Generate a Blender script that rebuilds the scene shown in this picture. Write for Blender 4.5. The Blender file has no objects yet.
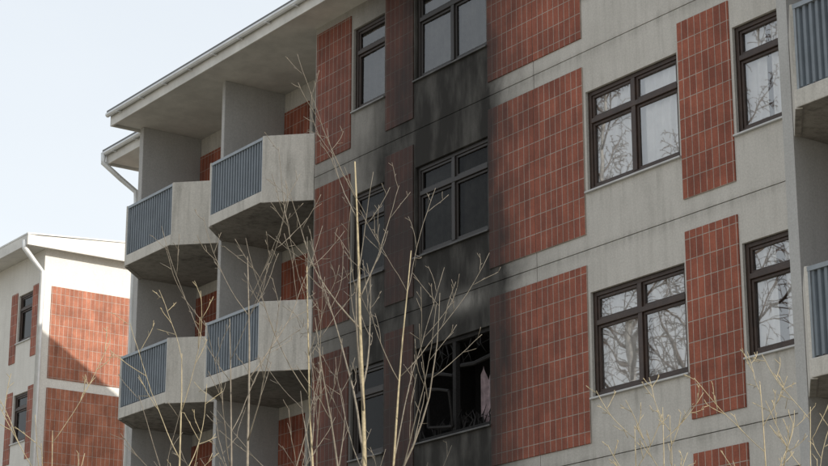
import bpy, math, random
from mathutils import Vector, Matrix
random.seed(7)
scene=bpy.context.scene
R=math.radians
# ---------------------------------------------------------------- helpers
class NT:
    def __init__(s,nt): s.nt=nt; s.n=nt.nodes; s.l=nt.links
    def new(s,t,**k):
        n=s.n.new(t)
        for a,b in k.items(): setattr(n,a,b)
        return n
    def put(s,sock,v):
        if isinstance(v,bpy.types.NodeSocket): s.l.new(v,sock)
        elif v is not None: sock.default_value=v
    def m(s,op,a,b=None,c=None,clamp=False):
        n=s.new('ShaderNodeMath',operation=op,use_clamp=clamp)
        s.put(n.inputs[0],a); s.put(n.inputs[1],b)
        if c is not None: s.put(n.inputs[2],c)
        return n.outputs[0]
    def pos(s):
        g=s.new('ShaderNodeNewGeometry'); return g.outputs['Position']
    def xyz(s,v):
        n=s.new('ShaderNodeSeparateXYZ'); s.put(n.inputs[0],v); return n.outputs
    def comb(s,x,y,z):
        n=s.new('ShaderNodeCombineXYZ'); s.put(n.inputs[0],x); s.put(n.inputs[1],y); s.put(n.inputs[2],z); return n.outputs[0]
    def scale(s,v,sc):
        n=s.new('ShaderNodeMapping'); s.put(n.inputs[0],v); n.inputs['Scale'].default_value=sc; return n.outputs[0]
    def noise(s,v,sc,det=4,rough=.6,dist=0):
        n=s.new('ShaderNodeTexNoise'); s.put(n.inputs['Vector'],v); n.inputs['Scale'].default_value=sc
        n.inputs['Detail'].default_value=det; n.inputs['Roughness'].default_value=rough; n.inputs['Distortion'].default_value=dist
        return n.outputs['Fac']
    def mr(s,v,a,b,c=0.,d=1.):
        n=s.new('ShaderNodeMapRange'); n.interpolation_type='SMOOTHSTEP'
        s.put(n.inputs[0],v); n.inputs[1].default_value=a; n.inputs[2].default_value=b; n.inputs[3].default_value=c; n.inputs[4].default_value=d
        return n.outputs[0]
    def mix(s,f,a,b,mode='MIX'):
        n=s.new('ShaderNodeMix',data_type='RGBA',blend_type=mode)
        s.put(n.inputs[0],f); s.put(n.inputs[6],a); s.put(n.inputs[7],b); return n.outputs[2]
def c4(r,g,b): return (r,g,b,1.)
def newmat(name):
    m=bpy.data.materials.new(name); m.use_nodes=True; m.node_tree.nodes.clear()
    t=NT(m.node_tree); o=t.new('ShaderNodeOutputMaterial'); b=t.new('ShaderNodeBsdfPrincipled')
    t.l.new(b.outputs[0],o.inputs[0]); return m,t,b,o
def bump(t,b,h,st=.3,dist=.01):
    n=t.new('ShaderNodeBump'); t.put(n.inputs['Height'],h); n.inputs['Strength'].default_value=st; n.inputs['Distance'].default_value=dist
    t.l.new(n.outputs[0],b.inputs['Normal'])

# soot (deposit around and above the burnt window)
def soot(t):
    p=t.pos(); x,y,z=t.xyz(p)
    nz=t.noise(p,.8,5,.6,.5); nz2=t.noise(t.scale(p,(1.,1.,.3)),2.4,4,.6)
    w=t.m('MULTIPLY',t.m('SUBTRACT',nz,.5),1.3)
    xx=t.m('ADD',x,w); zz=t.m('ADD',z,t.m('MULTIPLY',w,1.6))
    dx=t.m('ADD',xx,.85)
    right=t.m('GREATER_THAN',dx,0.)
    sig=t.m('ADD',t.m('MULTIPLY',right,-1.5),2.95)
    q=t.m('DIVIDE',dx,sig); q=t.m('MULTIPLY',q,q); g=t.m('EXPONENT',t.m('MULTIPLY',t.m('POWER',q,1.3),-1.))
    up=t.m('SUBTRACT',zz,10.2)
    dec=t.m('EXPONENT',t.m('MULTIPLY',t.m('MAXIMUM',up,0.),-.10))
    dn=t.mr(zz,4.8,8.2,.6,1.)
    f=t.m('MULTIPLY',t.m('MULTIPLY',t.m('MULTIPLY',g,dec),dn),1.5)
    f=t.m('MULTIPLY',t.m('MINIMUM',f,1.),t.mr(nz2,.25,.7,.86,1.02))
    q2=t.m('DIVIDE',t.m('ADD',xx,2.8),3.3); g2=t.m('EXPONENT',t.m('MULTIPLY',t.m('MULTIPLY',q2,q2),-1.))
    g2=t.m('MULTIPLY',t.m('MULTIPLY',g2,.86),t.mr(zz,9.,15.5,1.,.5))
    f=t.m('MAXIMUM',f,g2)
    a=t.m('DIVIDE',t.m('ADD',x,.6),.6); b=t.m('DIVIDE',t.m('SUBTRACT',z,9.12),.16)
    cl=t.m('EXPONENT',t.m('MULTIPLY',t.m('ADD',t.m('MULTIPLY',a,a),t.m('MULTIPLY',b,b)),-1.))
    cl=t.m('MULTIPLY',cl,t.mr(nz2,.38,.6,.0,.4))
    f=t.m('SUBTRACT',f,cl)
    f=t.m('MULTIPLY',f,t.mr(y,-.5,-.2,0.3,1.))
    return t.m('MINIMUM',t.m('MAXIMUM',f,0.),.98)

def concrete(name,base,dark,with_soot=False,stain=.5,joints=False):
    m,t,b,o=newmat(name); p=t.pos()
    n1=t.noise(p,1.3,6,.65); n2=t.noise(t.scale(p,(5.,5.,.55)),1.6,5,.65); n3=t.noise(p,38,3,.7); n4=t.noise(p,.35,3,.5)
    f=t.m('ADD',t.m('MULTIPLY',t.mr(n1,.3,.72),.4),t.m('MULTIPLY',t.mr(n2,.4,.75),stain))
    f=t.m('MULTIPLY',f,t.mr(n4,.3,.7,.6,1.25),clamp=True)
    if joints:
        x,y,z=t.xyz(p)
        fr=t.m('FRACT',t.m('DIVIDE',t.m('SUBTRACT',z,12.105-28.6),2.86))
        j=t.m('MAXIMUM',t.mr(fr,.94,1.,0.,.75),t.mr(fr,0.,.03,.5,0.))
        k=t.m('MULTIPLY',t.mr(fr,.12,.285,0.,.7),t.m('LESS_THAN',fr,.285))
        f=t.m('ADD',f,t.m('MULTIPLY',j,t.mr(n2,.3,.7,.2,.9)),clamp=True)
        f=t.m('ADD',f,t.m('MULTIPLY',k,t.mr(n2,.5,.7,0.,.7)),clamp=True)
    col=t.mix(f,c4(*base),c4(*dark))
    sp=t.mr(n3,.2,.8,.88,1.12); spc=t.comb(sp,sp,sp)
    col=t.mix(1.,col,spc,'MULTIPLY')
    if with_soot: col=t.mix(soot(t),col,c4(.014,.013,.012))
    t.put(b.inputs['Base Color'],col); b.inputs['Roughness'].default_value=.9
    b.inputs['Specular IOR Level'].default_value=.25
    bump(t,b,t.m('ADD',n3,n1),.25,.008); return m

def tile(name,axis='x',ox=0.,oz=9.46,wd=.1195,ht=.27,with_soot=True,c1=(.33,.102,.06),c2=(.235,.07,.043),mort=(.40,.33,.28)):
    m,t,b,o=newmat(name); p=t.pos(); x,y,z=t.xyz(p)
    h=x if axis=='x' else y
    v=t.comb(t.m('SUBTRACT',h,ox),t.m('SUBTRACT',z,oz),0.)
    br=t.new('ShaderNodeTexBrick',offset=0.,squash=1.)
    br.offset_frequency=1; br.squash_frequency=1
    t.put(br.inputs['Vector'],v); br.inputs['Color1'].default_value=c4(*c1); br.inputs['Color2'].default_value=c4(*c2)
    br.inputs['Mortar'].default_value=c4(*mort); br.inputs['Scale'].default_value=1.
    br.inputs['Mortar Size'].default_value=.006; br.inputs['Mortar Smooth'].default_value=.2
    br.inputs['Brick Width'].default_value=wd; br.inputs['Row Height'].default_value=ht; br.inputs['Bias'].default_value=0.
    n1=t.noise(p,2.2,5,.65); n2=t.noise(p,45,3,.6); n3=t.noise(t.scale(p,(4,4,.5)),1.5,4,.6)
    g=t.m('MULTIPLY',t.mr(n1,.25,.75,.75,1.2),t.mr(n2,.25,.75,.85,1.12))
    g=t.m('MULTIPLY',g,t.mr(n3,.4,.75,1.05,.78))
    col=t.mix(1.,br.outputs['Color'],t.comb(g,g,g),'MULTIPLY')
    if with_soot: col=t.mix(t.m('MULTIPLY',soot(t),.96),col,c4(.014,.012,.011))
    t.put(b.inputs['Base Color'],col); b.inputs['Roughness'].default_value=.65; b.inputs['Specular IOR Level'].default_value=.25
    bump(t,b,t.m('ADD',t.m('MULTIPLY',br.outputs['Fac'],-1.),t.m('MULTIPLY',n2,.15)),.6,.008); return m

def plain(name,col,rough=.6,var=.15,sc=6,metal=0.,spec=.5,sooty=False):
    m,t,b,o=newmat(name); p=t.pos(); n=t.noise(p,sc,5,.65)
    g=t.mr(n,.25,.75,1-var,1+var); cc=t.mix(1.,c4(*col),t.comb(g,g,g),'MULTIPLY')
    if sooty: cc=t.mix(t.m('MULTIPLY',soot(t),.95),cc,c4(.014,.012,.011))
    t.put(b.inputs['Base Color'],cc); b.inputs['Roughness'].default_value=rough; b.inputs['Metallic'].default_value=metal
    b.inputs['Specular IOR Level'].default_value=spec
    bump(t,b,n,.15,.004); return m

M={}
M['conc']=concrete('facade_concrete',(.565,.54,.50),(.385,.367,.335),True,.42,True)
M['conc2']=concrete('balcony_concrete',(.58,.555,.51),(.34,.325,.295),False,.7)
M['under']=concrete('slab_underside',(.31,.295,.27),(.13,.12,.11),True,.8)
M['part']=concrete('partition_concrete',(.44,.435,.425),(.34,.335,.325),False,.35)
M['white']=concrete('white_concrete',(.68,.66,.62),(.54,.52,.48),False,.3)
M['tile']=tile('facade_tiles')
M['tilel']=tile('loggia_tiles',with_soot=False)
M['tiley']=tile('end_wall_tiles','y',4.,10.,.12,.27,False,c1=(.38,.15,.09),c2=(.30,.11,.065))
M['frame']=plain('window_frame',(.045,.027,.02),.5,.3,8,sooty=True)
M['sill']=plain('sill_metal',(.5,.5,.49),.45,.1,5,.3,sooty=True)
M['metal']=plain('rail_metal',(.15,.175,.20),.5,.15,3)
M['railtop']=plain('rail_top',(.24,.265,.285),.4,.1,6,.3)
M['zinc']=plain('zinc_pipe',(.62,.63,.63),.4,.1,3,.3)
M['fascia']=plain('fascia_paint',(.58,.565,.53),.6,.15,2)
M['roof']=plain('roof_sheet',(.12,.12,.12),.6,.15,2)
M['roofl']=plain('light_roof_sheet',(.6,.6,.58),.6,.15,2)
M['joint']=plain('joint_sealant',(.12,.115,.11),.9,.1,10,sooty=True)
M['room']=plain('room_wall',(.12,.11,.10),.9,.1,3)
M['char']=plain('charred_wood',(.012,.011,.011),.85,.5,30,0,.3)
M['curt']=plain('curtain',(.86,.85,.83),.9,.10,2.5)
M['curtg']=plain('grey_curtain',(.15,.15,.15),.9,.45,3)
M['cloth']=plain('scorched_cloth',(.20,.15,.16),.9,.4,9)
M['bark']=plain('sapling_bark',(.34,.285,.18),.7,.3,20)
M['barkd']=plain('sapling_bark_grey',(.19,.165,.13),.75,.3,20)
M['birch']=plain('birch_bark',(.5,.48,.45),.7,.35,3)
M['twig']=plain('birch_twig',(.12,.08,.06),.7,.3,9)

def glass(name,refl,tint=(1,1,1)):
    m=bpy.data.materials.new(name); m.use_nodes=True; m.node_tree.nodes.clear(); t=NT(m.node_tree)
    o=t.new('ShaderNodeOutputMaterial'); tr=t.new('ShaderNodeBsdfTransparent'); gl=t.new('ShaderNodeBsdfGlossy')
    tr.inputs[0].default_value=c4(*tint); gl.inputs['Roughness'].default_value=.01
    fr=t.new('ShaderNodeFresnel'); fr.inputs[0].default_value=1.52
    f=t.m('ADD',t.m('MULTIPLY',fr.outputs[0],1.6),refl,clamp=True)
    bp=t.new('ShaderNodeBump'); bp.inputs['Strength'].default_value=.08; bp.inputs['Distance'].default_value=.02
    t.put(bp.inputs['Height'],t.noise(t.pos(),1.8,1,.4)); t.l.new(bp.outputs[0],gl.inputs['Normal'])
    mx=t.new('ShaderNodeMixShader'); t.put(mx.inputs[0],f); t.l.new(tr.outputs[0],mx.inputs[1]); t.l.new(gl.outputs[0],mx.inputs[2])
    t.l.new(mx.outputs[0],o.inputs[0]); return m
M['glass']=glass('window_glass',.25)
M['glassm']=glass('dusty_glass',.03,(.6,.59,.57))
M['glassd']=glass('sooty_glass',-.09,(.36,.35,.33))

class MB:
    def __init__(s): s.v=[]; s.f=[]; s.mi=[]; s.mats=[]
    def mid(s,m):
        if m not in s.mats: s.mats.append(m)
        return s.mats.index(m)
    def face(s,pts,m):
        b=len(s.v); s.v+=list(pts); s.f.append(tuple(range(b,b+len(pts)))); s.mi.append(s.mid(m))
    def box(s,x0,x1,y0,y1,z0,z1,m):
        P=[(x0,y0,z0),(x1,y0,z0),(x1,y1,z0),(x0,y1,z0),(x0,y0,z1),(x1,y0,z1),(x1,y1,z1),(x0,y1,z1)]
        b=len(s.v); s.v+=P; k=s.mid(m)
        for f in ((0,3,2,1),(4,5,6,7),(0,1,5,4),(1,2,6,5),(2,3,7,6),(3,0,4,7)):
            s.f.append(tuple(b+i for i in f)); s.mi.append(k)
    def prism(s,poly,z0,z1,m,mb=None):
        n=len(poly); b=len(s.v); s.v+=[(x,y,z0) for x,y in poly]+[(x,y,z1) for x,y in poly]; k=s.mid(m)
        s.f.append(tuple(b+i for i in reversed(range(n)))); s.mi.append(s.mid(mb) if mb else k)
        s.f.append(tuple(b+n+i for i in range(n))); s.mi.append(k)
        for i in range(n):
            j=(i+1)%n; s.f.append((b+i,b+j,b+n+j,b+n+i)); s.mi.append(k)
    def tube(s,pts,rads,m,n=6):
        k=s.mid(m); pts=[Vector(p) for p in pts]; b=len(s.v); N=len(pts)
        ref=Vector((0.31,0.77,0.2)).normalized()
        for i,p in enumerate(pts):
            d=(pts[min(i+1,N-1)]-pts[max(i-1,0)]).normalized()
            a=d.cross(ref)
            if a.length<.05: a=d.cross(Vector((1,0,0)))
            a.normalize(); c=d.cross(a); r=rads[i] if isinstance(rads,(list,tuple)) else rads
            for j in range(n):
                th=2*math.pi*j/n; s.v.append(tuple(p+a*math.cos(th)*r+c*math.sin(th)*r))
        for i in range(N-1):
            for j in range(n):
                j2=(j+1)%n; s.f.append((b+i*n+j,b+i*n+j2,b+(i+1)*n+j2,b+(i+1)*n+j)); s.mi.append(k)
        s.f.append(tuple(b+j for j in reversed(range(n)))); s.mi.append(k)
        s.f.append(tuple(b+(N-1)*n+j for j in range(n))); s.mi.append(k)
    def obj(s,name,parent=None,bevel=0,smooth=False):
        me=bpy.data.meshes.new(name); me.from_pydata([tuple(v) for v in s.v],[],s.f)
        for mm in s.mats: me.materials.append(M[mm])
        me.polygons.foreach_set('material_index',s.mi)
        if smooth: me.polygons.foreach_set('use_smooth',[True]*len(s.f))
        me.update(); o=bpy.data.objects.new(name,me); scene.collection.objects.link(o)
        if parent: o.parent=parent
        if bevel:
            bv=o.modifiers.new('bevel','BEVEL'); bv.width=bevel; bv.segments=2; bv.limit_method='ANGLE'
        return o
def empty(name):
    e=bpy.data.objects.new(name,None); scene.collection.objects.link(e); return e

def wall(mb,x0,x1,z0,z1,holes,m,y=0.,rev=.14,gap=.006):
    x0+=gap;x1-=gap;z0+=gap;z1-=gap
    hs=[h for h in holes if h[0]<x1 and h[1]>x0 and h[2]<z1 and h[3]>z0]
    hs=[(max(a,x0),min(b,x1),max(c,z0),min(d,z1)) for a,b,c,d in hs]
    xs=sorted({x0,x1}|{h[0] for h in hs}|{h[1] for h in hs}); zs=sorted({z0,z1}|{h[2] for h in hs}|{h[3] for h in hs})
    for i in range(len(xs)-1):
        for j in range(len(zs)-1):
            cx=(xs[i]+xs[i+1])/2; cz=(zs[j]+zs[j+1])/2
            if any(h[0]<cx<h[1] and h[2]<cz<h[3] for h in hs): continue
            mb.face([(xs[i],y,zs[j]),(xs[i+1],y,zs[j]),(xs[i+1],y,zs[j+1]),(xs[i],y,zs[j+1])],m)
    for a,b,c,d in hs:
        mb.face([(a,y,c),(a,y,d),(a,y+rev,d),(a,y+rev,c)],m); mb.face([(b,y,c),(b,y+rev,c),(b,y+rev,d),(b,y,d)],m)
        mb.face([(a,y,d),(b,y,d),(b,y+rev,d),(a,y+rev,d)],m); mb.face([(a,y,c),(a,y+rev,c),(b,y+rev,c),(b,y,c)],m)
    r=.05
    mb.face([(x0,y,z0),(x0,y+r,z0),(x1,y+r,z0),(x1,y,z0)],m); mb.face([(x0,y,z1),(x1,y,z1),(x1,y+r,z1),(x0,y+r,z1)],m)
    mb.face([(x0,y,z0),(x0,y,z1),(x0,y+r,z1),(x0,y+r,z0)],m); mb.face([(x1,y,z0),(x1,y+r,z0),(x1,y+r,z1),(x1,y,z1)],m)

def window(parent,x0,x1,z0,z1,cols,y=0.,style='curt',glassm='glass',depth=1.2,seed=0,name='window'):
    rnd=random.Random(seed)
    fr=MB()
    w=.06; ya,yb=y+.05,y+.13
    charred = style=='burnt'
    fm='char' if charred else 'frame'
    tr=z1-(z1-z0)*.30
    cx=[x0+w+(x1-x0-2*w)*i/cols for i in range(cols+1)]
    fr.box(x0,x0+w,ya,yb,z0,z1,fm); fr.box(x1-w,x1,ya,yb,z0,z1,fm)
    fr.box(x0+w,x1-w,ya,yb,z1-w,z1,fm); fr.box(x0+w,x1-w,ya,yb,z0,z0+w,fm)
    if not charred: fr.box(x0+w,x1-w,ya-.012,yb,tr-.035,tr+.035,fm)
    for i in range(1,cols):
        fr.box(cx[i]-.04,cx[i]+.04,ya-.006,yb-.002,z0+w,z1-w,fm)
    s=.04
    for i in range(cols):
        for a,b,pos in ((z0+w,tr-.035,0),(tr+.035,z1-w,1)):
            if charred: continue
            l=cx[i]+(.04 if i>0 else 0); r=cx[i+1]-(.04 if i<cols-1 else 0)
            y2=ya+.02
            fr.box(l,l+s,y2,y2+.04,a,b,fm); fr.box(r-s,r,y2,y2+.04,a,b,fm)
            fr.box(l+s,r-s,y2,y2+.04,a,a+s,fm); fr.box(l+s,r-s,y2,y2+.04,b-s,b,fm)
    fr.box(x0-.03,x1+.03,y-.045,y+.05,z0-.035,z0-.008,'sill')
    o=fr.obj(name+'_frame',parent,bevel=.006)
    if not charred:
        g=MB()
        for i in range(cols):
            for a,b in ((z0+w,tr),(tr,z1-w)):
                tl=rnd.uniform(-.006,.006); tm=rnd.uniform(-.006,.006)
                g.face([(cx[i],ya+.045+tl,a),(cx[i+1],ya+.045-tl,a),(cx[i+1],ya+.045-tl+tm,b),(cx[i],ya+.045+tl+tm,b)],glassm)
        g.obj(name+'_glass',parent)
    rm=MB()
    yb2=y+depth
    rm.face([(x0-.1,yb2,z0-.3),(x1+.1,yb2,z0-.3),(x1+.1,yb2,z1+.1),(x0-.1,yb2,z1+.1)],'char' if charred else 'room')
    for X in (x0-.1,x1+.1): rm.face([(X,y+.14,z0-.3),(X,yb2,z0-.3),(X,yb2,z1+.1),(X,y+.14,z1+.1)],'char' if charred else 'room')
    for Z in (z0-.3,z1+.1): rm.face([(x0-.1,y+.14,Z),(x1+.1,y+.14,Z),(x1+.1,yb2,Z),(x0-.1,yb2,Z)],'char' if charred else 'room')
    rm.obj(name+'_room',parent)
    if style in('curt','curtg','half'):
        c=MB()
        mm='curtg' if style=='curtg' else 'curt'
        n=90; pts=[]; ph=rnd.random()*6
        for i in range(n+1):
            t_=i/n; X=x0+.02+(x1-x0-.04)*t_
            Y=y+.18+.022*math.sin(t_*75*(x1-x0)/1.8+ph+2*math.sin(t_*9+ph))+.012*math.sin(t_*31+ph)
            pts.append((X,Y))
        skip=(rnd.uniform(.42,.5),rnd.uniform(.5,.6)) if style=='half' else (2,2)
        for i in range(n):
            if skip[0]<i/n<skip[1]: continue
            (a,b),(c_,d)=pts[i],pts[i+1]
            c.face([(a,b,z0+.03),(c_,d,z0+.03),(c_,d,z1-.03),(a,b,z1-.03)],mm)
        c.obj(name+'_curtain',parent,smooth=False)
    if charred:
        d=MB()
        W=x1-x0; H=z1-z0
        d.tube([(x0+.05,y+.09,tr),(x0+.5,y+.08,tr-.03),(x0+.86,y+.06,tr-.12)],[.035,.03,.022],'char',6)
        d.tube([(x1-.06,y+.09,tr+.02),(x1-.5,y+.10,tr-.02),(x1-.8,y+.09,tr)],[.035,.032,.03],'char',6)
        for i in range(46):
            px=x0+.07+rnd.random()*(W-.14); top=rnd.random()<.5
            pz=(z1-.07) if top else z0+.05; L=rnd.uniform(.08,.42)*(1 if top else .8); sg=-1 if top else 1
            yy=y+.09+rnd.uniform(-.04,.1)
            d.tube([(px,yy,pz),(px+rnd.uniform(-.08,.08),yy+rnd.uniform(-.04,.04),pz+sg*L*.5),(px+rnd.uniform(-.18,.18),yy+rnd.uniform(-.08,.06),pz+sg*L)],[rnd.uniform(.006,.02),.01,.003],'char',4)
        a=Vector((x0+.35,y-.02,z0+.75)); b=Vector((x0+.95,y-.08,z0+.62)); c0=Vector((x0+.9,y+.02,z0+.12)); e=Vector((x0+.28,y+.04,z0+.2))
        for p,q in ((a,b),(b,c0),(c0,e),(e,a)): d.tube([p,(p+q)/2+Vector((rnd.uniform(-.02,.02),0,rnd.uniform(-.02,.02))),q],[.025,.02,.022],'char',5)
        for i in range(26):
            px=x0+.1+rnd.random()*(W-.2); r=rnd.uniform(.03,.1); yy=y+.16+rnd.random()*.4; zz=z0+.0+rnd.random()*.28
            d.face([(px-r,yy,zz-r*.6),(px+r,yy+.05,zz-r*.3),(px+r*.4,yy-.03,zz+r*.9),(px-r*.7,yy+.02,zz+r*.6)],'char')
        d.obj(name+'_charred_debris',parent)
        cl=MB(); n=10
        for i in range(n):
            xa=x1-.48+i*.036; xb=xa+.036; ya_=y+.2+.02*math.sin(i*1.7); yb_=y+.2+.02*math.sin((i+1)*1.7)
            za=z0+.12+.1*math.sin(i*1.1+1); zt=z0+.82+.12*math.sin(i*.9)
            zt2=z0+.82+.12*math.sin((i+1)*.9); za2=z0+.12+.1*math.sin((i+1)*1.1+1)
            cl.face([(xa,ya_,za),(xb,yb_,za2),(xb,yb_,zt2),(xa,ya_,zt)],'cloth')
        cl.obj(name+'_scorched_cloth',parent)

# ---------------------------------------------------------------- main building
ST=2.86; ZC=14.75
rows=[12.32-ST*i for i in range(5)]
apt=empty('apartment_building')
skin=MB(); tiles=MB(); backing=MB()
XL,XR=-4.75,7.74
win=[(-3.6,-2.7,1),(-1.86,-.03,2),(2.2,4.05,2),(5.09,6.02,1)]
til=[(-4.70,-3.66),(-2.66,-1.90),(.0,1.065),(1.075,2.15),(4.09,5.045)]
holes=[]
for ri,zb in enumerate(rows):
    for a,b,c in win: holes.append((a,b,zb+.61,zb+2.04))
xsplit=[XL,1.07,XR]
for ri,zb in enumerate(rows):
    z0=zb-.215; z1=zb+ST-.215
    if ri==0: z1=14.9
    if ri==4: z0=.35
    for i in range(2): wall(skin,xsplit[i],xsplit[i+1],z0,z1,holes,'conc')
    for a,b in til: tiles.box(a,b,-.018,.02,zb,min(zb+2.43,14.62),'tile')
skin.obj('facade_panels',apt); tiles.obj('tile_panels',apt,bevel=.004)
wall(backing,XL,XR,.3,14.9,holes,'joint',y=.045,rev=.02); backing.obj('joint_backing',apt)
pl=MB(); pl.box(XL,XR,-.03,.3,0,.35,'part'); pl.obj('plinth',apt)
for ri,zb in enumerate(rows):
    for wi,(a,b,c) in enumerate(win):
        st='curt'; gm='glass'
        if wi in(0,1): st='curtg'; gm='glassd' if ri>0 else 'glassm'
        if wi==1 and ri==2: st='burnt'
        if wi==0 and ri==2: st='none'
        if wi==3: st='half'
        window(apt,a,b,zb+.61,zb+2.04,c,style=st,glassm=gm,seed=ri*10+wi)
core=MB()
core.box(-10.99,7.7,1.46,12,0,ZC-.01,'part'); core.box(-4.74,-4.6,.05,1.46,0,ZC-.01,'part'); core.box(7.6,7.7,.05,1.46,0,ZC-.01,'part')
core.box(-12.7,-11.0,.9,12,0,ZC-.12,'white'); core.obj('building_core',apt)

def loggia(parent,x0,x1,y0,ztop,nb,rows_,endl=True):
    wd=(x1-x0-.1*(nb-1))/nb
    pt=MB()
    if endl: pt.box(x0-.15,x0,y0-.02,y0+1.3,0,ztop,'part')
    for k in range(1,nb):
        xa=x0+k*wd+(k-1)*.1; pt.box(xa,xa+.1,y0-.02,y0+1.25,0,ztop,'part')
    pt.obj('loggia_partitions',parent,bevel=.008)
    bk=MB(); hl=[]; tl=MB()
    for k in range(nb):
        a=x0+k*(wd+.1); b=a+wd
        for zb in rows_:
            zf=zb-.35
            hl.append((a+.95,a+1.75,zf+.1,zf+2.2)); hl.append((a+1.85,b-.15,zf+.95,zf+2.2))
            tl.box(a+.03,a+.85,y0+1.225,y0+1.27,zf,zf+2.4,'tilel')
    wall(bk,x0,x1,0,ztop,hl,'conc2',y=y0+1.25,rev=.1); bk.obj('loggia_back_wall',parent); tl.obj('loggia_tiles',parent)
    dr=MB()
    for (a,b,c,d) in hl:
        w=.08; yy=y0+1.29
        dr.box(a,a+w,yy,yy+.05,c,d,'frame'); dr.box(b-w,b,yy,yy+.05,c,d,'frame'); dr.box(a+w,b-w,yy,yy+.05,d-w,d,'frame'); dr.box(a+w,b-w,yy,yy+.05,c,c+w,'frame')
        dr.face([(a+w,yy+.03,c+w),(b-w,yy+.03,c+w),(b-w,yy+.03,d-w),(a+w,yy+.03,d-w)],'glassm')
        dr.face([(a,yy+.08,c),(b,yy+.08,c),(b,yy+.08,d),(a,yy+.08,d)],'room')
    dr.obj('balcony_doors',parent)
    for k in range(nb):
        a=x0+k*(wd+.1); b=a+wd; P=.63
        for zb in rows_:
            zf=zb-.39
            e=MB()
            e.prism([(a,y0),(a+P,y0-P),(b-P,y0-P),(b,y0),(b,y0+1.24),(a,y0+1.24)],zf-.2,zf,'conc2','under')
            t_=.07
            for sgn,xa in ((1,a),(-1,b)):
                nx,ny=-sgn*.7071,-.7071
                p0=(xa,y0); p1=(xa+sgn*P,y0-P)
                poly=[(p0[0]+nx*.012,p0[1]+ny*.012),(p1[0]+nx*.012,p1[1]+ny*.012),(p1[0]-nx*t_,p1[1]-ny*t_),(p0[0]-nx*t_,p0[1]-ny*t_)]
                if sgn<0: poly=poly[::-1]
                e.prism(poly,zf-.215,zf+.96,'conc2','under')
            e.obj('balcony_slab',parent,bevel=.012)
            r=MB(); n=int((wd-2*P)/.09); dx=(wd-2*P-.1)/n; yy=y0-P+.03
            prof=[]
            for i in range(n):
                X=a+P+.05+i*dx
                prof+=[(X,yy),(X+dx*.4,yy),(X+dx*.5,yy+.035),(X+dx*.9,yy+.035)]
            prof.append((b-P-.05,yy))
            for i in range(len(prof)-1):
                (xa,ya),(xb,yb)=prof[i],prof[i+1]
                r.face([(xa,ya,zf+.02),(xb,yb,zf+.02),(xb,yb,zf+.9),(xa,ya,zf+.9)],'metal')
            r.box(a+P,b-P,yy-.02,yy+.05,zf+.9,zf+.95,'railtop')
            for X in (a+P,b-P-.045): r.box(X,X+.045,yy-.015,yy+.045,zf,zf+.9,'railtop')
            r.obj('balcony_railing',parent)
loggia(apt,-10.85,-4.75,0.,ZC,2,rows[:4])

def roof(parent,x0,x1,ye,yb,ze,ridge_y,ridge_z,wallm='white'):
    e=MB()
    e.box(x0,x1,ye+.02,yb-.02,ze,ze+.1,'fascia')
    e.box(x0-.02,x1,ye-.03,ye+.02,ze-.05,ze+.2,'fascia')
    e.box(x0-.05,x0-.02,ye-.03,yb,ze-.05,ze+.2,'fascia')
    e.obj('eave_soffit',parent,bevel=.006)
    g=MB()
    z=ze+.2
    for (ya,za,yb_,zb_) in ((ye-.1,z,ridge_y,ridge_z),(yb,z,ridge_y,ridge_z)):
        A=[(x0-.08,ya,za),(x1,ya,za),(x1,yb_,zb_),(x0-.08,yb_,zb_)]; B=[(p[0],p[1],p[2]+.06) for p in A]
        g.face(A,'roof'); g.face(B,'roof')
        for i in range(4):
            j=(i+1)%4; g.face([A[i],A[j],B[j],B[i]],'roof')
    g.face([(x0,ye+.3,ze+.11),(x0,yb-.3,ze+.11),(x0,ridge_y,ridge_z-.02)],wallm)
    g.tube([(x0-.06,ye-.09,z-.03),(x1,ye-.09,z-.03)],.05,'zinc',8)
    X=x0+.4
    while X<x1:
        g.box(X,X+.03,ye-.15,ye-.03,z-.1,z-.085,'zinc'); X+=.9
    g.obj('pitched_roof',parent)
roof(apt,-11.02,7.7,-.6,12.6,ZC,6.,19.3)  # unseen ridge raised steep so its shadow falls on the neighbour's end wall
roof(apt,-12.85,-11.12,.25,12.5,ZC-.12,6.,19.)
dp=MB()
dp.tube([(-12.85,.14,14.8),(-12.85,.14,14.6),(-12.75,.5,14.3),(-12.62,.78,14.05),(-12.62,.8,13.8),(-12.62,.8,.2)],.055,'zinc',8)
for z in (13,10,7,4): dp.box(-12.70,-12.54,.72,.9,z,z+.04,'zinc')
dp.obj('downpipe',apt,smooth=True)

# right projecting section
Y2=-1.9
rw=MB()
rw.box(7.72,7.87,Y2-.02,1.3,0,15.2,'part')
rw.box(14.1,30,Y2,10,0,14.9,'conc2'); rw.box(7.88,14.1,Y2+1.47,10,0,14.9,'part'); rw.obj('projecting_section',apt)
loggia(apt,7.88,14.08,Y2,14.95,2,rows[:5],endl=False)
roof(apt,7.6,30,Y2-.72,11,14.96,4.5,17.2)

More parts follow.
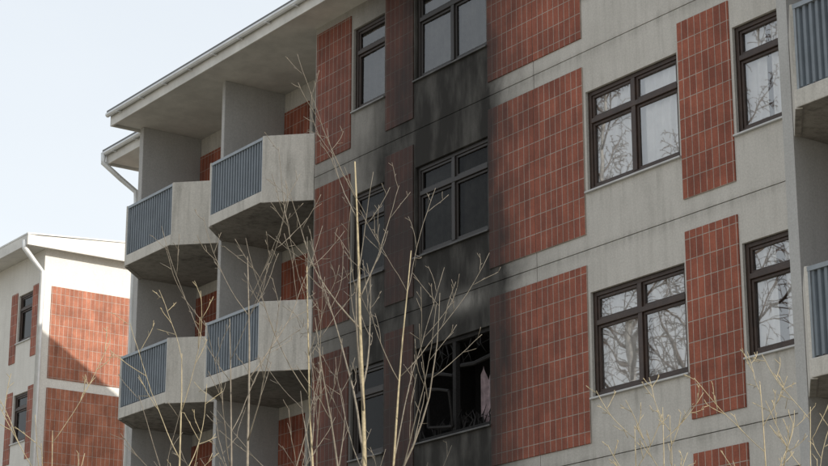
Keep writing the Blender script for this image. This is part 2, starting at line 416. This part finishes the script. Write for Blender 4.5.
# ---------------------------------------------------------------- neighbouring building
nb=empty('neighbouring_apartment_building')
CX,CY=-23.7,4.0; ZT=16.0
w=MB(); ho=[]; S2=2.62
for i in range(6):
    zt=15.05-S2*i
    for k in range(3): ho.append((CX-1.45-k*4.2,CX-.62-k*4.2,zt-1.25,zt))
wall(w,CX-22,CX,0,ZT,ho,'white',y=CY)
w.face([(CX,CY,0),(CX,CY+13,0),(CX,CY+13,ZT),(CX,CY,ZT)],'white')
w.face([(CX-22,CY+13,0),(CX,CY+13,0),(CX,CY+13,ZT),(CX-22,CY+13,ZT)],'white')
w.obj('walls',nb)
for i,h in enumerate(ho): window(nb,*h,1,y=CY,style='none',glassm='glassd',seed=i,depth=.8)
tb=MB()
for i in range(6):
    zt=15.05-S2*i
    for k in range(3):
        tb.box(CX-.58-k*4.2,CX-.2-k*4.2,CY-.02,CY+.02,zt-1.75,zt+.1,'tilel'); tb.box(CX-1.85-k*4.2,CX-1.5-k*4.2,CY-.02,CY+.02,zt-1.75,zt+.1,'tilel')
tb.obj('tile_panels',nb)
te=MB()
zz=15.05
while zz>1:
    te.box(CX-.02,CX+.02,CY+.22,CY+12.6,max(zz-2.38,.3),zz,'tiley'); zz-=2.62
te.obj('end_wall_tiles',nb)
def roof2(parent,x0,x1,ye,yb,ze):
    e=MB(); e.box(x0,x1+.25,ye,yb,ze,ze+.1,'fascia'); e.box(x0,x1+.28,ye-.03,ye,ze-.05,ze+.22,'fascia'); e.box(x1+.25,x1+.28,ye,yb,ze-.05,ze+.22,'white')
    for s in (0,1):
        ya=ye-.04 if s==0 else yb
        A=[(x0,ya,ze+.22),(x1+.285,ya,ze+.22),(x1+.285,(ye+yb)/2,ze+.8),(x0,(ye+yb)/2,ze+.8)]
        B=[(p[0],p[1],p[2]+.04) for p in A]; e.face(A,'roofl'); e.face(B,'roofl')
        for i in range(4): e.face([A[i],A[(i+1)%4],B[(i+1)%4],B[i]],'roofl')
    e.face([(x1+.275,ye,ze+.2),(x1+.275,yb,ze+.2),(x1+.275,(ye+yb)/2,ze+.81)],'white')
    e.obj('roof',parent)
roof2(nb,CX-22,CX,CY-.6,CY+13.6,ZT)
d2=MB(); d2.tube([(CX+.1,CY-.62,ZT+.1),(CX+.1,CY-.62,ZT-.1),(CX+.1,CY-.35,ZT-.4),(CX+.1,CY-.1,ZT-.65),(CX+.1,CY-.1,.2)],.07,'zinc',8); d2.obj('downpipe',nb,smooth=True)

# ---------------------------------------------------------------- ground
mg,t,b,o=newmat('dry_grass_ground'); p=t.pos(); n=t.noise(p,.4,6,.65); n2=t.noise(p,9,4,.6)
t.put(b.inputs['Base Color'],t.mix(t.m('MULTIPLY',n,n2),c4(.36,.33,.27),c4(.2,.19,.13))); b.inputs['Roughness'].default_value=.95
M['ground']=mg
ma,t,b,o=newmat('asphalt'); p=t.pos(); n=t.noise(p,60,3,.6); t.put(b.inputs['Base Color'],t.mix(n,c4(.045,.045,.045),c4(.09,.088,.085))); b.inputs['Roughness'].default_value=.9
M['asphalt']=ma
g=MB(); g.face([(-1500,-1500,0),(1500,-1500,0),(1500,1500,0),(-1500,1500,0)],'ground'); g.obj('ground')
g=MB(); g.face([(-60,-24,.004),(60,-24,.004),(60,-18.9,.004),(-60,-18.9,.004)],'asphalt'); g.obj('road')

CAM=Vector((22.5,-17.33,1.6)); HD=Vector((-.815,.579,0)).normalized(); RT=Vector((HD.y,-HD.x,0))
def place(F,r): return CAM*1+HD*F+RT*r-Vector((0,0,1.6))

# ---------------------------------------------------------------- trees
def grow(mb,start,d,length,r0,level,rnd,P):
    segs=P['segs'][level]; pts=[Vector(start)]; rads=[r0]; d=Vector(d).normalized(); st=length/segs
    for i in range(segs):
        d=(d+Vector((rnd.gauss(0,1),rnd.gauss(0,1),rnd.gauss(0,.6)))*P['wob'][level]+Vector((0,0,P['up'][level]))).normalized()
        pts.append(pts[-1]+d*st); rads.append(max(r0*(1-(i+1)/segs*.85),P['rmin']))
    mb.tube(pts,rads,P['mat'][level],P['sides'][level])
    if level+1<len(P['n']):
        n=P['n'][level+1]
        for k in range(n):
            t_=P['t0'][level]+(1-P['t0'][level])*(k+rnd.random())/n; t_=min(t_,.98)
            i=min(int(t_*segs),segs-1); f=t_*segs-i; p=pts[i].lerp(pts[i+1],f); ax=(pts[i+1]-pts[i]).normalized()
            az=k*2.4+rnd.uniform(-.5,.5); a=ax.cross(Vector((.3,.5,.1))).normalized(); c=ax.cross(a)
            an=R(rnd.uniform(*P['ang'][level+1])); dd=ax*math.cos(an)+(a*math.cos(az)+c*math.sin(az))*math.sin(an)
            L=length*P['len'][level+1]*(1.08-t_*P['taper'])*rnd.uniform(.6,1.25)
            rr=min((rads[i]*(1-f)+rads[i+1]*f)*.62,r0*.5)
            grow(mb,p,dd,L,max(rr,P['rmin']),level+1,rnd,P)
SAP=dict(segs=[16,10,6,3],wob=[.014,.05,.08,.1],up=[.012,.045,.05,.03],rmin=.0024,mat=['bark']*4,sides=[7,5,4,3],n=[1,10,4,2],t0=[.42,.25,.25],
  ang=[(0,0),(25,48),(25,50),(30,60)],len=[1,.36,.36,.35],taper=.55)
def sapling(name,stems,base,mats,seed=1,**kw):
    rnd=random.Random(seed); P=dict(SAP); P.update(kw); P['mat']=mats
    mb=MB()
    for (lean_r,lean_f,L,r) in stems:
        d=Vector((0,0,1))+RT*lean_r+HD*lean_f
        grow(mb,base+RT*lean_r*.3+Vector((0,0,-.05)),d,L,r,0,rnd,P)
    return mb.obj(name,None,smooth=True)
D=['bark','barkd','barkd','barkd']; Y=['bark']*4; G=['barkd']*4
sapling('bare_sapling_tree',[(.0,0,7.6,.045),(.085,.02,6.8,.028),(-.07,.03,6.8,.028)],place(18,-.55),D,3)
sapling('bare_sapling_tree',[(.0,0,6.5,.03),(-.08,0,6.0,.024)],place(17,-1.35),G,6,n=[1,8,4,2])
sapling('bare_sapling_tree',[(-.02,0,5.3,.025)],place(15.5,-1.7),Y,9,n=[1,9,4,2])
sapling('bare_shrub',[(-.05,0,4.3,.016)],place(13.5,-2.25),Y,11,n=[1,8,4,2])
SH=dict(n=[1,9,4,2],t0=[.62,.2,.2],len=[1,.22,.4,.4],ang=[(0,0),(28,55),(25,50),(30,60)])
sapling('bare_shrub',[(-.03,0,4.3,.018),(.045,0,4.45,.016)],place(13.5,1.6),Y,14,**SH)
sapling('bare_shrub',[(.0,0,4.5,.018),(.06,0,4.3,.014)],place(13.,2.3),Y,18,**SH)
BI=dict(segs=[14,8,5,4],wob=[.03,.08,.12,.12],up=[.03,.03,-.04,-.22],rmin=.007,mat=['birch','twig','twig','twig'],sides=[8,5,3,3],n=[1,40,11,7],t0=[.2,.15,.15],
  ang=[(0,0),(35,60),(30,60),(30,70)],len=[1,.2,.42,.5],taper=.7)
mb=MB(); grow(mb,(0,0,0),(0,0,1),19,.13,0,random.Random(4),BI); tr=mb.obj('birch_tree',None,smooth=True); tr.location=(-7.2,-10.8,0)
for i,(x,y,s,a) in enumerate([(-12,-13,1.1,1.),(-1.2,-13.5,.9,2.2),(-22,-22,1.2,3.),(-27,-36,1.1,4.),(-14,-25,1.15,5.)]):
    o=bpy.data.objects.new('birch_tree',tr.data); scene.collection.objects.link(o); o.location=(x,y,0); o.scale=(s,s,s); o.rotation_euler=(0,0,a)

# ---------------------------------------------------------------- camera, light, sky
cam=bpy.data.cameras.new('camera'); co=bpy.data.objects.new('camera',cam); scene.collection.objects.link(co); scene.camera=co
cam.sensor_width=36; cam.lens=2046/828*36; cam.clip_end=4000; co.location=CAM
pitch=R(16.5); dirv=HD*math.cos(pitch)+Vector((0,0,1))*math.sin(pitch)
co.rotation_euler=dirv.to_track_quat('-Z','Y').to_euler()
az=R(11); el=R(25)
sd=Vector((math.cos(az)*math.cos(el),math.sin(az)*math.cos(el),math.sin(el)))
sun=bpy.data.lights.new('sun','SUN'); sun.energy=4.5; sun.angle=R(.5); sun.color=(1.,.94,.85)
so=bpy.data.objects.new('sun',sun); scene.collection.objects.link(so); so.rotation_euler=sd.to_track_quat('Z','Y').to_euler()
wd_=bpy.data.worlds.new('World'); scene.world=wd_; wd_.use_nodes=True; nt=wd_.node_tree; nt.nodes.clear(); t=NT(nt)
sk=t.new('ShaderNodeTexSky'); sk.sky_type='NISHITA'; sk.sun_disc=False; sk.sun_elevation=el; sk.sun_rotation=math.atan2(sd.x,sd.y)
sk.air_density=1.0; sk.dust_density=3; sk.ozone_density=.6
# thin high haze veil over the clear sky
tc=t.new('ShaderNodeTexCoord'); x,y,z=t.xyz(tc.outputs['Generated'])
nz=t.noise(t.scale(tc.outputs['Generated'],(1.,1.,3.)),1.6,5,.55,.3)
veil=t.m('ADD',t.mr(z,0.,.55,.98,.7),t.m('MULTIPLY',t.m('SUBTRACT',nz,.5),.22),clamp=True)
colr=t.mix(veil,sk.outputs[0],c4(6.7,7.0,7.2))
bg=t.new('ShaderNodeBackground'); bg.inputs[1].default_value=.15; ow=t.new('ShaderNodeOutputWorld')
nt.links.new(colr,bg.inputs[0]); nt.links.new(bg.outputs[0],ow.inputs[0])
scene.view_settings.view_transform='Standard'; scene.view_settings.look='None'; scene.view_settings.exposure=0
